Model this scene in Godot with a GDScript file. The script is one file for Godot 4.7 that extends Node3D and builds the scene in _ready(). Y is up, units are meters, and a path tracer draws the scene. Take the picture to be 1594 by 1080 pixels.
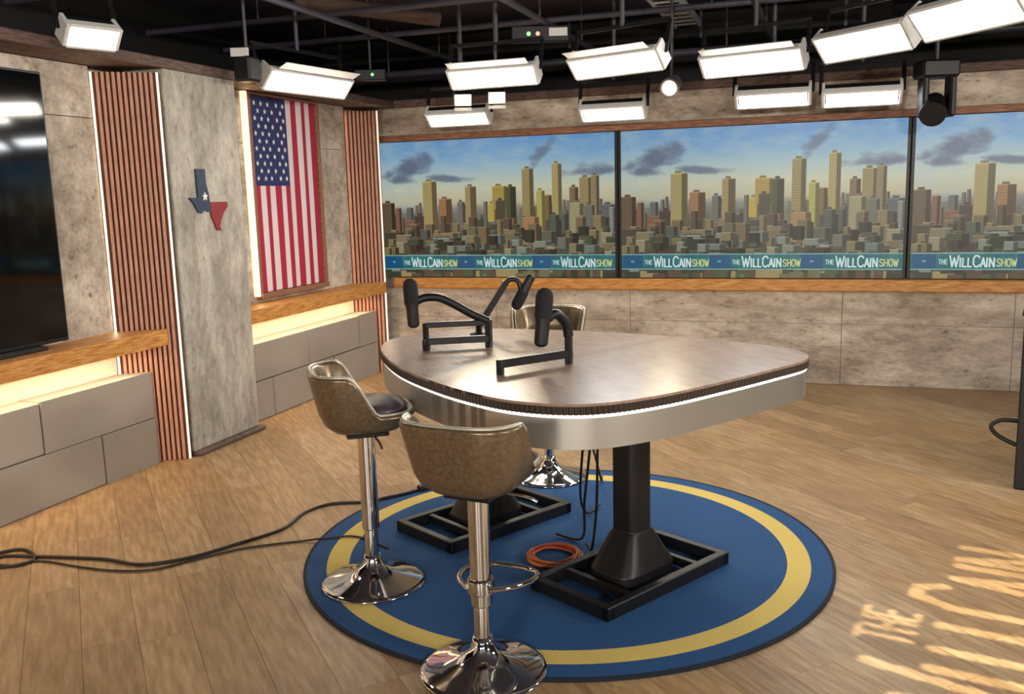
extends Node3D

var M := {}
var used := {}
var rng := RandomNumberGenerator.new()

# ---------------------------------------------------------------- naming and tree helpers
func numbered(called: String, parent: Node) -> String:
	var key := str(parent.get_instance_id()) + "/" + called
	var n: int = used.get(key, 0)
	used[key] = n + 1
	return called if n == 0 else "%s_%03d" % [called, n]

func thing(called: String, label: String, category: String, at := Vector3.ZERO, turn := 0.0, group := "") -> Node3D:
	var o := Node3D.new()
	o.name = numbered(called, self)
	add_child(o, true)
	o.position = at
	o.rotation.y = turn
	tag(o, label, category, group)
	return o

func tag(o: Node, label: String, category: String, group := "") -> void:
	o.set_meta("label", label)
	o.set_meta("category", category)
	if group != "":
		o.set_meta("group", group)

func part(called: String, mesh: Mesh, m: Material, parent: Node, at := Vector3.ZERO, basis := Basis.IDENTITY) -> MeshInstance3D:
	var o := MeshInstance3D.new()
	o.name = numbered(called, parent)
	o.mesh = mesh
	o.material_override = m
	o.transform = Transform3D(basis, at)
	parent.add_child(o, true)
	return o

func structure(called: String, label: String, category: String) -> Node3D:
	var o := thing(called, label, category)
	o.set_meta("kind", "structure")
	return o

# ---------------------------------------------------------------- mesh helpers
func tri(st: SurfaceTool, a: Vector3, b: Vector3, c: Vector3, n: Vector3) -> void:
	if (b - a).cross(c - a).dot(n) > 0.0:
		var t := b
		b = c
		c = t
	for v in [a, b, c]:
		st.set_normal(n)
		st.set_uv(Vector2(v.x + v.z, v.y))
		st.add_vertex(v)

func quad(st: SurfaceTool, a: Vector3, b: Vector3, c: Vector3, d: Vector3, out: Vector3) -> void:
	var n := (c - a).cross(d - b).normalized()
	if n.dot(out) < 0.0:
		n = -n
	tri(st, a, b, c, n)
	tri(st, a, c, d, n)

func cbox_into(st: SurfaceTool, at: Vector3, size: Vector3, bevel := 0.003, basis := Basis.IDENTITY) -> void:
	var h := size * 0.5
	var b := minf(bevel, minf(h.x, minf(h.y, h.z)) * 0.6)
	var f := func(x: float, y: float, z: float) -> Vector3: return at + basis * Vector3(x, y, z)
	for axis in 3:
		var u := (axis + 1) % 3
		var w := (axis + 2) % 3
		for s in [-1.0, 1.0]:
			var ps := []
			for k in [[-1, -1], [1, -1], [1, 1], [-1, 1]]:
				var v := Vector3.ZERO
				v[axis] = s * h[axis]
				v[u] = k[0] * (h[u] - b)
				v[w] = k[1] * (h[w] - b)
				ps.append(at + basis * v)
			var n := Vector3.ZERO
			n[axis] = s
			quad(st, ps[0], ps[1], ps[2], ps[3], basis * n)
		for s in [-1.0, 1.0]:
			for t in [-1.0, 1.0]:
				var a := Vector3.ZERO
				a[u] = s * h[u]
				a[w] = t * (h[w] - b)
				var c := Vector3.ZERO
				c[u] = s * (h[u] - b)
				c[w] = t * h[w]
				var e := Vector3.ZERO
				e[axis] = h[axis] - b
				var n := Vector3.ZERO
				n[u] = s
				n[w] = t
				quad(st, at + basis * (a - e), at + basis * (c - e), at + basis * (c + e), at + basis * (a + e), basis * n)
	for sx in [-1.0, 1.0]:
		for sy in [-1.0, 1.0]:
			for sz in [-1.0, 1.0]:
				var n := Vector3(sx, sy, sz).normalized()
				tri(st, f.call(sx * h.x, sy * (h.y - b), sz * (h.z - b)), f.call(sx * (h.x - b), sy * h.y, sz * (h.z - b)), f.call(sx * (h.x - b), sy * (h.y - b), sz * h.z), basis * n)

func begin() -> SurfaceTool:
	var st := SurfaceTool.new()
	st.begin(Mesh.PRIMITIVE_TRIANGLES)
	return st

func cbox(size: Vector3, bevel := 0.003) -> ArrayMesh:
	var st := begin()
	cbox_into(st, Vector3.ZERO, size, bevel)
	return st.commit()

func span(lo: Vector3, hi: Vector3, bevel := 0.003) -> ArrayMesh:
	var st := begin()
	cbox_into(st, (lo + hi) * 0.5, hi - lo, bevel)
	return st.commit()

func bar_basis(a: Vector3, b: Vector3, up := Vector3.UP) -> Basis:
	var x := (b - a).normalized()
	var z := x.cross(up)
	if z.length() < 0.01:
		z = x.cross(Vector3.RIGHT)
	z = z.normalized()
	return Basis(x, z.cross(x), z)

func bar_into(st: SurfaceTool, a: Vector3, b: Vector3, w: float, t: float, bevel := 0.003) -> void:
	cbox_into(st, (a + b) * 0.5, Vector3(a.distance_to(b), w, t), bevel, bar_basis(a, b))

func bar(a: Vector3, b: Vector3, w: float, t: float, bevel := 0.003) -> ArrayMesh:
	var st := begin()
	bar_into(st, a, b, w, t, bevel)
	return st.commit()

# rows of rings -> one surface; wound outwards by its signed volume
func grid_into(st: SurfaceTool, rows: Array, wrap := true, caps := true, flat := false) -> void:
	var m := rows.size()
	var n: int = rows[0].size()
	var cols := n if wrap else n - 1
	var mid := Vector3.ZERO
	for r in rows:
		for v in r:
			mid += v
	mid /= m * n
	var vol := 0.0
	for i in m - 1:
		for j in cols:
			var k := (j + 1) % n
			var a: Vector3 = rows[i][j] - mid
			var b: Vector3 = rows[i][k] - mid
			var c: Vector3 = rows[i + 1][k] - mid
			var d: Vector3 = rows[i + 1][j] - mid
			vol += a.dot(b.cross(c)) + a.dot(c.cross(d))
	var s := 1.0 if vol >= 0.0 else -1.0
	var nor := []
	for i in m:
		var row := PackedVector3Array()
		row.resize(n)
		nor.append(row)
	for i in m - 1:
		for j in cols:
			var k := (j + 1) % n
			var fn: Vector3 = (rows[i + 1][k] - rows[i][j]).cross(rows[i + 1][j] - rows[i][k]) * s
			nor[i][j] += fn
			nor[i][k] += fn
			nor[i + 1][j] += fn
			nor[i + 1][k] += fn
	for i in m - 1:
		for j in cols:
			var k := (j + 1) % n
			var ids := [[i, j], [i, k], [i + 1, k], [i, j], [i + 1, k], [i + 1, j]]
			var fn: Vector3 = ((rows[i + 1][k] - rows[i][j]).cross(rows[i + 1][j] - rows[i][k]) * s).normalized()
			for t in 2:
				var o := [ids[t * 3], ids[t * 3 + 1], ids[t * 3 + 2]]
				if s > 0.0:
					o = [o[0], o[2], o[1]]
				for q in o:
					st.set_normal(fn if flat else nor[q[0]][q[1]].normalized())
					st.set_uv(Vector2(float(q[1]) / n, float(q[0]) / m))
					st.add_vertex(rows[q[0]][q[1]])
	if caps and wrap:
		for e in 2:
			var row: PackedVector3Array = rows[0] if e == 0 else rows[m - 1]
			var inner: PackedVector3Array = rows[1] if e == 0 else rows[m - 2]
			var c := Vector3.ZERO
			var ci := Vector3.ZERO
			for v in row:
				c += v
			for v in inner:
				ci += v
			c /= n
			ci /= n
			var area := Vector3.ZERO
			for j in n:
				area += (row[j] - c).cross(row[(j + 1) % n] - c)
			if area.length() < 1e-9:
				continue
			var nn := area.normalized()
			if nn.dot(c - ci) < 0.0:
				nn = -nn
			for j in n:
				tri(st, c, row[j], row[(j + 1) % n], nn)

func grid(rows: Array, wrap := true, caps := true, flat := false) -> ArrayMesh:
	var st := begin()
	grid_into(st, rows, wrap, caps, flat)
	return st.commit()

func lathe(profile: Array, sides := 40) -> ArrayMesh:
	var rows := []
	for p in profile:
		var r := PackedVector3Array()
		for j in sides:
			var a := TAU * j / sides
			r.append(Vector3(cos(a) * p[0], p[1], sin(a) * p[0]))
		rows.append(r)
	return grid(rows)

func tube_into(st: SurfaceTool, pts: Array, r: float, sides := 8, closed := false) -> void:
	var rows := []
	var n := pts.size()
	var prev := Vector3.UP
	for i in n:
		var a: Vector3 = pts[i - 1] if i > 0 else (pts[n - 1] if closed else pts[0])
		var b: Vector3 = pts[i + 1] if i < n - 1 else (pts[0] if closed else pts[n - 1])
		var d := (b - a).normalized()
		var u := prev - d * prev.dot(d)
		if u.length() < 0.05:
			u = Vector3.RIGHT - d * d.x
		u = u.normalized()
		prev = u
		var w := d.cross(u)
		var row := PackedVector3Array()
		for j in sides:
			var t := TAU * j / sides
			row.append(pts[i] + (u * cos(t) + w * sin(t)) * r)
		rows.append(row)
	if closed:
		rows.append(rows[0])
	grid_into(st, rows, true, not closed)

func tube(pts: Array, r: float, sides := 8, closed := false) -> ArrayMesh:
	var st := begin()
	tube_into(st, pts, r, sides, closed)
	return st.commit()

func smooth_path(pts: Array, sub := 6, closed := false) -> Array:
	var out := []
	var n := pts.size()
	var last := n if closed else n - 1
	for i in last:
		var p0 = pts[(i - 1 + n) % n] if closed or i > 0 else pts[0]
		var p1 = pts[i]
		var p2 = pts[(i + 1) % n]
		var p3 = pts[(i + 2) % n] if closed or i < n - 2 else pts[n - 1]
		for k in sub:
			out.append(p1.cubic_interpolate(p2, p0, p3, float(k) / sub))
	if not closed:
		out.append(pts[n - 1])
	return out

# upright prism of a flat outline given in (x, z)
func prism_into(st: SurfaceTool, poly: PackedVector2Array, y0: float, y1: float, smooth := false) -> void:
	var idx := Geometry2D.triangulate_polygon(poly)
	for k in range(0, idx.size(), 3):
		var a := poly[idx[k]]
		var b := poly[idx[k + 1]]
		var c := poly[idx[k + 2]]
		tri(st, Vector3(a.x, y1, a.y), Vector3(b.x, y1, b.y), Vector3(c.x, y1, c.y), Vector3.UP)
		tri(st, Vector3(a.x, y0, a.y), Vector3(b.x, y0, b.y), Vector3(c.x, y0, c.y), Vector3.DOWN)
	var n := poly.size()
	var side := -1.0 if Geometry2D.is_polygon_clockwise(poly) else 1.0
	var en := []
	for i in n:
		var d := (poly[(i + 1) % n] - poly[i]).normalized()
		en.append(Vector2(d.y, -d.x) * side)
	for i in n:
		var j := (i + 1) % n
		var na: Vector2 = (en[i] + en[(i - 1 + n) % n]).normalized() if smooth else en[i]
		var nb: Vector2 = (en[i] + en[j]).normalized() if smooth else en[i]
		var v := [Vector3(poly[i].x, y0, poly[i].y), Vector3(poly[j].x, y0, poly[j].y), Vector3(poly[j].x, y1, poly[j].y), Vector3(poly[i].x, y1, poly[i].y)]
		var nn := [na, nb, nb, na]
		var order := [0, 1, 2, 0, 2, 3]
		var out := Vector3(en[i].x, 0, en[i].y)
		if (v[1] - v[0]).cross(v[2] - v[0]).dot(out) > 0.0:
			order = [0, 2, 1, 0, 3, 2]
		for o in order:
			st.set_normal(Vector3(nn[o].x, 0, nn[o].y))
			st.set_uv(Vector2(v[o].x + v[o].z, v[o].y))
			st.add_vertex(v[o])

func prism(poly: PackedVector2Array, y0: float, y1: float, smooth := false) -> ArrayMesh:
	var st := begin()
	prism_into(st, poly, y0, y1, smooth)
	return st.commit()

func ring_mesh(r0: float, r1: float, y0: float, y1: float, sides := 120) -> ArrayMesh:
	var st := begin()
	for i in sides:
		var a := TAU * i / sides
		var b := TAU * (i + 1) / sides
		var da := Vector3(cos(a), 0, sin(a))
		var db := Vector3(cos(b), 0, sin(b))
		var up := Vector3.UP
		quad(st, da * r0 + up * y1, da * r1 + up * y1, db * r1 + up * y1, db * r0 + up * y1, up)
		quad(st, da * r0 + up * y0, da * r1 + up * y0, db * r1 + up * y0, db * r0 + up * y0, -up)
		quad(st, da * r1 + up * y0, db * r1 + up * y0, db * r1 + up * y1, da * r1 + up * y1, da + db)
		if r0 > 0.001:
			quad(st, da * r0 + up * y0, db * r0 + up * y0, db * r0 + up * y1, da * r0 + up * y1, -da - db)
	return st.commit()

# ---------------------------------------------------------------- materials
func noise_tex(seed_: int, freq: float, octaves: int, ramp: Array, size := 512) -> NoiseTexture2D:
	var f := FastNoiseLite.new()
	f.seed = seed_
	f.noise_type = FastNoiseLite.TYPE_SIMPLEX_SMOOTH
	f.frequency = freq
	f.fractal_octaves = octaves
	f.fractal_gain = 0.55
	var t := NoiseTexture2D.new()
	t.width = size
	t.height = size
	t.seamless = true
	t.noise = f
	if ramp.size():
		var g := Gradient.new()
		var off := PackedFloat32Array()
		var col := PackedColorArray()
		for r in ramp:
			off.append(r[0])
			col.append(Color(r[1]))
		g.offsets = off
		g.colors = col
		t.color_ramp = g
	return t

# cast concrete: broad cloudy tone, fine grain and small dark pits, laid over one another
func concrete_tex(seed_: int, dark: Color, light: Color, pit: Color, pits: float) -> ImageTexture:
	var layer := []
	for k in 3:
		var f := FastNoiseLite.new()
		f.seed = seed_ + k
		f.noise_type = FastNoiseLite.TYPE_SIMPLEX_SMOOTH
		f.frequency = [0.006, 0.03, 0.09][k]
		f.fractal_octaves = [3, 4, 3][k]
		f.fractal_gain = 0.6
		layer.append(f.get_seamless_image(512, 512).get_data())
	var out := PackedByteArray()
	out.resize(512 * 512 * 3)
	for i in 512 * 512:
		var a: float = layer[0][i] / 255.0
		var b: float = layer[1][i] / 255.0
		var c: float = layer[2][i] / 255.0
		var t := clampf(0.5 + (a - 0.5) * 0.9 + (b - 0.5) * 0.7 + (c - 0.5) * 0.5, 0.0, 1.0)
		var col := dark.lerp(light, t).lerp(pit, clampf((0.30 - c * 0.6 - b * 0.4) * 7.0, 0.0, 1.0) * pits)
		out[i * 3] = int(col.r * 255.0)
		out[i * 3 + 1] = int(col.g * 255.0)
		out[i * 3 + 2] = int(col.b * 255.0)
	return ImageTexture.create_from_image(Image.create_from_data(512, 512, false, Image.FORMAT_RGB8, out))

func mat(called: String, col: String, rough := 0.6, metal := 0.0) -> StandardMaterial3D:
	var m := StandardMaterial3D.new()
	m.resource_name = called
	m.albedo_color = Color(col)
	m.roughness = rough
	m.metallic = metal
	M[called] = m
	return m

func textured(called: String, tex: Texture2D, rough: float, scale: Vector3, bump: Texture2D = null, bump_cm := 0.2, tint := "ffffff") -> StandardMaterial3D:
	var m := mat(called, tint, rough)
	m.albedo_texture = tex
	m.uv1_triplanar = true
	m.uv1_world_triplanar = true
	m.uv1_scale = scale
	if bump:
		m.heightmap_enabled = true
		m.heightmap_texture = bump
		m.heightmap_scale = bump_cm
	return m

func glow(called: String, col: String, energy: float) -> StandardMaterial3D:
	var m := mat(called, "f2f2f2", 0.6)
	m.emission_enabled = true
	m.emission = Color(col)
	m.emission_energy_multiplier = energy
	return m

func make_materials() -> void:
	var pits := noise_tex(5, 0.03, 5, [])
	var concrete := concrete_tex(11, Color("978a7b"), Color("dacebf"), Color("60564b"), 0.8)
	var concrete2 := concrete_tex(23, Color("8f897e"), Color("c8c1b6"), Color("635d54"), 0.6)
	textured("concrete", concrete, 0.85, Vector3(0.55, 0.55, 0.55), pits, 0.5)
	textured("concrete_streaked", concrete, 0.85, Vector3(0.3, 0.75, 0.3), pits, 0.5)
	textured("concrete_upright", concrete2, 0.85, Vector3(1.0, 0.4, 1.0), pits, 0.4)
	textured("concrete_pale", noise_tex(29, 0.05, 4, [[0.0, "c9bfae"], [1.0, "d9d0c1"]]), 0.85, Vector3(1.2, 1.2, 1.2), pits, 0.15)
	var grain := noise_tex(31, 0.02, 5, [[0.0, "8c7152"], [0.35, "9e8362"], [0.55, "a88d6b"], [0.8, "b49976"], [1.0, "bea582"]])
	for k in 6:
		var t: String = ["ffffff", "f6f2ed", "ece6df", "fdf7ee", "e4dcd3", "f4ece1"][k]
		var m := mat("plank_%d" % k, t, 0.42)
		m.albedo_texture = grain
		m.metallic_specular = 0.4
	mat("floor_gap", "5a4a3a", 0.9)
	var pine := noise_tex(47, 0.02, 5, [[0.0, "8a5520"], [0.35, "b97b38"], [0.6, "cf9450"], [1.0, "e2b274"]])
	textured("ledge_wood", pine, 0.5, Vector3(6, 8, 0.6))
	textured("ledge_wood_back", pine, 0.5, Vector3(0.6, 8, 6))
	var brown := noise_tex(53, 0.02, 5, [[0.0, "5d3a28"], [0.4, "8a5c42"], [0.7, "a4745a"], [1.0, "b98b70"]])
	textured("trim_wood", brown, 0.6, Vector3(0.6, 8, 6))
	var capt := noise_tex(59, 0.02, 4, [[0.0, "4a3a33"], [0.5, "66524a"], [1.0, "7c665b"]])
	textured("cap_wood", capt, 0.75, Vector3(1, 5, 1))
	var slat := noise_tex(61, 0.02, 5, [[0.0, "a8705a"], [0.4, "c48d74"], [0.7, "d09c84"], [1.0, "dcae98"]])
	textured("slat_wood", slat, 0.55, Vector3(9, 0.7, 9))
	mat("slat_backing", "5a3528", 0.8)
	var felt := noise_tex(67, 0.2, 2, [[0.0, "968e84"], [1.0, "a89f95"]])
	textured("block_felt", felt, 0.95, Vector3(4, 4, 4), pits, 0.1)
	var desk := noise_tex(71, 0.02, 5, [[0.0, "765d51"], [0.4, "937869"], [0.65, "a38978"], [1.0, "b39a89"]])
	textured("desk_wood", desk, 0.26, Vector3(0.5, 2.0, 6.0))
	M.desk_wood.uv1_world_triplanar = false
	M.desk_wood.metallic_specular = 0.55
	mat("desk_edge", "35261e", 0.5)
	mat("brushed_steel", "c2c0bb", 0.42, 0.85)
	mat("black_steel", "17171a", 0.42, 0.3)
	mat("black_plastic", "131315", 0.5)
	mat("black_foam", "17181b", 0.85)
	mat("black_paint", "16161a", 0.75)
	mat("ceiling_black", "4a4955", 0.9)
	mat("pipe_black", "4c4b55", 0.45, 0.2)
	mat("dark_wall", "3a3a40", 0.9)
	mat("chrome", "d8d8da", 0.07, 1.0)
	mat("grey_paint", "9a9a98", 0.6)
	mat("white_paint", "dcdcda", 0.5)
	mat("galvanised", "cfd1d6", 0.5, 0.1)
	var vinyl := noise_tex(73, 0.03, 4, [[0.0, "5f5040"], [0.5, "786751"], [1.0, "8f7e67"]])
	textured("shell_vinyl", vinyl, 0.28, Vector3(3, 3, 3))
	M.shell_vinyl.uv1_world_triplanar = false
	M.shell_vinyl.metallic = 0.55
	mat("cushion_vinyl", "4a4146", 0.3)
	mat("piping_vinyl", "b9b6a9", 0.35, 0.4)
	var pile := noise_tex(79, 0.25, 3, [[0.0, "103a66"], [0.5, "17497c"], [1.0, "1f588f"]])
	textured("rug_blue", pile, 0.95, Vector3(5, 5, 5), pits, 0.2)
	var pile2 := noise_tex(83, 0.25, 3, [[0.0, "bfa452"], [0.5, "d3ba68"], [1.0, "e0ca7e"]])
	textured("rug_yellow", pile2, 0.95, Vector3(5, 5, 5), pits, 0.2)
	mat("rug_binding", "0c1726", 0.9)
	mat("cable_black", "161311", 0.5)
	mat("cable_orange", "b4602c", 0.5)
	mat("cable_red", "9c2c22", 0.5)
	mat("flag_red", "a8203c", 0.8)
	mat("flag_white", "e4d3d6", 0.8)
	mat("flag_blue", "262f62", 0.8)
	mat("star_white", "eeeeee", 0.7)
	mat("emblem_blue", "263850", 0.6)
	mat("emblem_red", "8a2026", 0.6)
	mat("emblem_white", "b6aca0", 0.8)
	mat("screen_glass", "050608", 0.06)
	mat("bezel_black", "0b0c10", 0.4)
	glow("lamp_white", "fdfbf4", 2.2)
	glow("lamp_warm", "fff0c8", 2.2)
	glow("strip_warm", "ffe6bd", 0.95)
	glow("strip_white", "f6d9bc", 0.75)
	glow("desk_strip", "fff6e6", 1.3)
	glow("led_green", "3cff70", 0.9)
	glow("led_red", "ff7a58", 1.0)

# ---------------------------------------------------------------- lettering as strokes
const GLYPH := {
	"T": [[0, 1, 1, 1], [0.5, 1, 0.5, 0]],
	"H": [[0, 0, 0, 1], [1, 0, 1, 1], [0, 0.5, 1, 0.5]],
	"E": [[0, 0, 0, 1], [0, 1, 1, 1], [0, 0.5, 0.8, 0.5], [0, 0, 1, 0]],
	"W": [[0, 1, 0.27, 0], [0.27, 0, 0.5, 0.8], [0.5, 0.8, 0.73, 0], [0.73, 0, 1, 1]],
	"I": [[0.5, 0, 0.5, 1]],
	"L": [[0, 0, 0, 1], [0, 0, 1, 0]],
	"C": [[1, 0.84, 0.75, 1], [0.75, 1, 0.32, 1], [0.32, 1, 0, 0.75], [0, 0.75, 0, 0.25], [0, 0.25, 0.32, 0], [0.32, 0, 0.75, 0], [0.75, 0, 1, 0.16]],
	"A": [[0, 0, 0.5, 1], [0.5, 1, 1, 0], [0.2, 0.33, 0.8, 0.33]],
	"N": [[0, 0, 0, 1], [0, 1, 1, 0], [1, 0, 1, 1]],
	"S": [[1, 0.85, 0.7, 1], [0.7, 1, 0.3, 1], [0.3, 1, 0, 0.8], [0, 0.8, 0.15, 0.58], [0.15, 0.58, 0.85, 0.42], [0.85, 0.42, 1, 0.2], [1, 0.2, 0.7, 0], [0.7, 0, 0.3, 0], [0.3, 0, 0, 0.15]],
	"O": [[0.3, 1, 0.7, 1], [0.7, 1, 1, 0.75], [1, 0.75, 1, 0.25], [1, 0.25, 0.7, 0], [0.7, 0, 0.3, 0], [0.3, 0, 0, 0.25], [0, 0.25, 0, 0.75], [0, 0.75, 0.3, 1]],
}

# letters: [char, x, y, width, height]; returns segments as [Vector2, Vector2, thickness]
func strokes(letters: Array, thick: float) -> Array:
	var out := []
	for l in letters:
		for g in GLYPH[l[0]]:
			out.append([Vector2(l[1] + g[0] * l[3], l[2] + g[1] * l[4]), Vector2(l[1] + g[2] * l[3], l[2] + g[3] * l[4]), thick])
	return out

func seg_distance(p: Vector2, a: Vector2, b: Vector2) -> float:
	return p.distance_to(Geometry2D.get_closest_point_to_segment(p, a, b))

func ink(img: Image, segs: Array, col: Color) -> void:
	for s in segs:
		var a: Vector2 = s[0]
		var b: Vector2 = s[1]
		var r: float = s[2] * 0.5
		for y in range(int(minf(a.y, b.y) - r - 1), int(maxf(a.y, b.y) + r + 2)):
			for x in range(int(minf(a.x, b.x) - r - 1), int(maxf(a.x, b.x) + r + 2)):
				if x < 0 or y < 0 or x >= img.get_width() or y >= img.get_height():
					continue
				var k := clampf(r + 0.6 - seg_distance(Vector2(x + 0.5, y + 0.5), a, b), 0.0, 1.0)
				if k > 0.0:
					img.set_pixel(x, y, img.get_pixel(x, y).lerp(col, k))

# ---------------------------------------------------------------- the picture on the video screens
func skyline_picture() -> ImageTexture:
	var w := 1100
	var h := 590
	var img := Image.create(w, h, false, Image.FORMAT_RGB8)
	var n1 := FastNoiseLite.new()
	n1.seed = 7
	n1.frequency = 0.008
	n1.fractal_octaves = 4
	var sky := [[0.0, Color("5a8fc4")], [0.14, Color("78a5c8")], [0.25, Color("a6bdbd")], [0.35, Color("c6c6a8")], [0.46, Color("bdb08c")], [0.5, Color("7c7f78")], [0.62, Color("57574a")], [1.0, Color("3b3c31")]]
	var clouds := [[150.0, 108.0, 135.0, 44.0, -0.32, 0.95], [95.0, 158.0, 80.0, 26.0, 0.0, 0.8], [345.0, 163.0, 110.0, 17.0, 0.06, 0.85], [775.0, 72.0, 85.0, 26.0, -0.75, 0.75], [985.0, 155.0, 130.0, 18.0, 0.0, 0.75], [1030.0, 140.0, 80.0, 20.0, 0.1, 0.5]]
	for y in h:
		var v := float(y) / h
		var base := Color.BLACK
		for k in sky.size() - 1:
			if v >= sky[k][0] and v <= sky[k + 1][0]:
				base = sky[k][1].lerp(sky[k + 1][1], (v - sky[k][0]) / (sky[k + 1][0] - sky[k][0]))
		for x in w:
			var c := base
			if v < 0.52:
				var nz := n1.get_noise_2d(x, y * 2.2)
				c = c.lerp(Color("a9bcc0"), clampf(0.15 + nz * 0.45 + clampf(0.3 - float(x) / w, 0.0, 0.3), 0.0, 0.5))
				for q in clouds:
					var dx: float = x - q[0]
					var dy: float = y - q[1]
					var cs := cos(q[4])
					var sn := sin(q[4])
					var ex: float = (dx * cs + dy * sn) / q[2]
					var ey: float = (-dx * sn + dy * cs) / q[3]
					var dd := sqrt(ex * ex + ey * ey) + nz * 0.6
					c = c.lerp(Color("5c6a80"), clampf((1.15 - dd) * 1.4, 0.0, 1.0) * q[5])
			img.set_pixel(x, y, c)
	var r := RandomNumberGenerator.new()
	r.seed = 99
	# distant ridge of small towers
	for k in 110:
		var x := r.randi_range(0, w - 20)
		var bw := r.randi_range(12, 34)
		var top := r.randi_range(262, 350)
		var c := Color("6f6f66").lerp(Color(["8e7a5c", "5d6462", "7d7a60"][k % 3]), r.randf())
		tower(img, x, bw, top, 470, c, r)
	# [left, right, top, bottom, lit face, shaded side from]
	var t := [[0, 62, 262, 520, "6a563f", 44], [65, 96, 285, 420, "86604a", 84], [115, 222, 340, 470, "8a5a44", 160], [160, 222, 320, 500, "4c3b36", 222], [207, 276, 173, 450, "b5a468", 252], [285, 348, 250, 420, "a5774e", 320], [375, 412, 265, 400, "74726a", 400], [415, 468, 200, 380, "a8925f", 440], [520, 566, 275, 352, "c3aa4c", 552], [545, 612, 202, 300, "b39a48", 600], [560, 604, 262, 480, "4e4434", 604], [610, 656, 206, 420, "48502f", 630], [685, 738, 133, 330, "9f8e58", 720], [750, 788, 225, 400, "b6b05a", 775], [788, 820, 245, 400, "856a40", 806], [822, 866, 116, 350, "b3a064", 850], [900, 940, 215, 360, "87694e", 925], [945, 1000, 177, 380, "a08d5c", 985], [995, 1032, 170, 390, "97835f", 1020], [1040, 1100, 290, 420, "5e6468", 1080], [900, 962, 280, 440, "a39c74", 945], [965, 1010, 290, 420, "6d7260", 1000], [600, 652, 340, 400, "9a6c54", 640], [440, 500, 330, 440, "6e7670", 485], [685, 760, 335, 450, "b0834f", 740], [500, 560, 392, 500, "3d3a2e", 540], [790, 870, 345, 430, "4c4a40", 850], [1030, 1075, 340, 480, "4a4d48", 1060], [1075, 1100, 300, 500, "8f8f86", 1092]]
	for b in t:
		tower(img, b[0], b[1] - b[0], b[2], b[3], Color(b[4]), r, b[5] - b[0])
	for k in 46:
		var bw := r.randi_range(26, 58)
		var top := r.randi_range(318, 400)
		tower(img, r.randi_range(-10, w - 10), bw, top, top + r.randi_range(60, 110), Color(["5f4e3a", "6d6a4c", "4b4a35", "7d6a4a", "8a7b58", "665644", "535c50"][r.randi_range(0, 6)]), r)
	# low roofs in front
	for k in 130:
		var bw := r.randi_range(24, 84)
		var x := r.randi_range(-10, w - 10)
		var top := 385 + int(k * 1.15) + r.randi_range(-12, 16)
		var c := Color(["8e8058", "4d573c", "363b2d", "6a6f5c", "5a4937", "7e8272", "434f38", "9c8f66", "2f3128", "b3a983", "4a3d30", "98a390", "7f9188"][r.randi_range(0, 12)])
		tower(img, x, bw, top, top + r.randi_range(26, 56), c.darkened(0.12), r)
	for k in 60:
		var x := r.randi_range(-10, w)
		img.fill_rect(Rect2i(x, r.randi_range(556, 575), r.randi_range(18, 60), 36), Color(["9c8a5c", "4c5a3a", "343829", "6e6b4e", "5b4938"][r.randi_range(0, 4)]))
	img.resize(420, 225, Image.INTERPOLATE_LANCZOS)
	img.resize(w, h, Image.INTERPOLATE_CUBIC)
	# fine speckle of windows and grain
	for y in h:
		for x in range(0, w):
			if y > 110:
				var s := 1.0 + (r.randf() - 0.5) * 0.10
				var c := img.get_pixel(x, y)
				img.set_pixel(x, y, Color(c.r * s, c.g * s, c.b * s))
	# the ticker band
	for y in range(494, 558):
		for x in w:
			var c := img.get_pixel(x, y).lerp(Color("1b7078"), 0.84)
			if y < 498 or y > 553:
				c = c.lerp(Color("a9c9c0"), 0.7)
			img.set_pixel(x, y, c)
	for k in 3:
		var x0 := k * 360 + 6
		img.fill_rect(Rect2i(x0, 500, 84, 52), Color("17527a"))
		img.fill_rect(Rect2i(x0 + 34, 521, 14, 8), Color("5f9fb8"))
		var white := Color("d6e9e4")
		ink(img, strokes([["T", x0 + 94, 536, 7, -16], ["H", x0 + 105, 536, 7, -16], ["E", x0 + 116, 536, 7, -16]], 3.0), Color("bfe0dc"))
		ink(img, strokes([["W", x0 + 132, 546, 30, -40], ["I", x0 + 164, 546, 8, -31], ["L", x0 + 177, 546, 11, -31], ["L", x0 + 195, 546, 11, -31], ["C", x0 + 213, 546, 20, -40], ["A", x0 + 238, 546, 16, -31], ["I", x0 + 255, 546, 8, -31], ["N", x0 + 268, 546, 15, -31]], 5.6), white)
		ink(img, strokes([["S", x0 + 292, 544, 12, -26], ["H", x0 + 309, 544, 12, -26], ["O", x0 + 326, 544, 12, -26], ["W", x0 + 342, 544, 16, -26]], 3.6), Color("d9d98a"))
	return ImageTexture.create_from_image(img)

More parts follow.
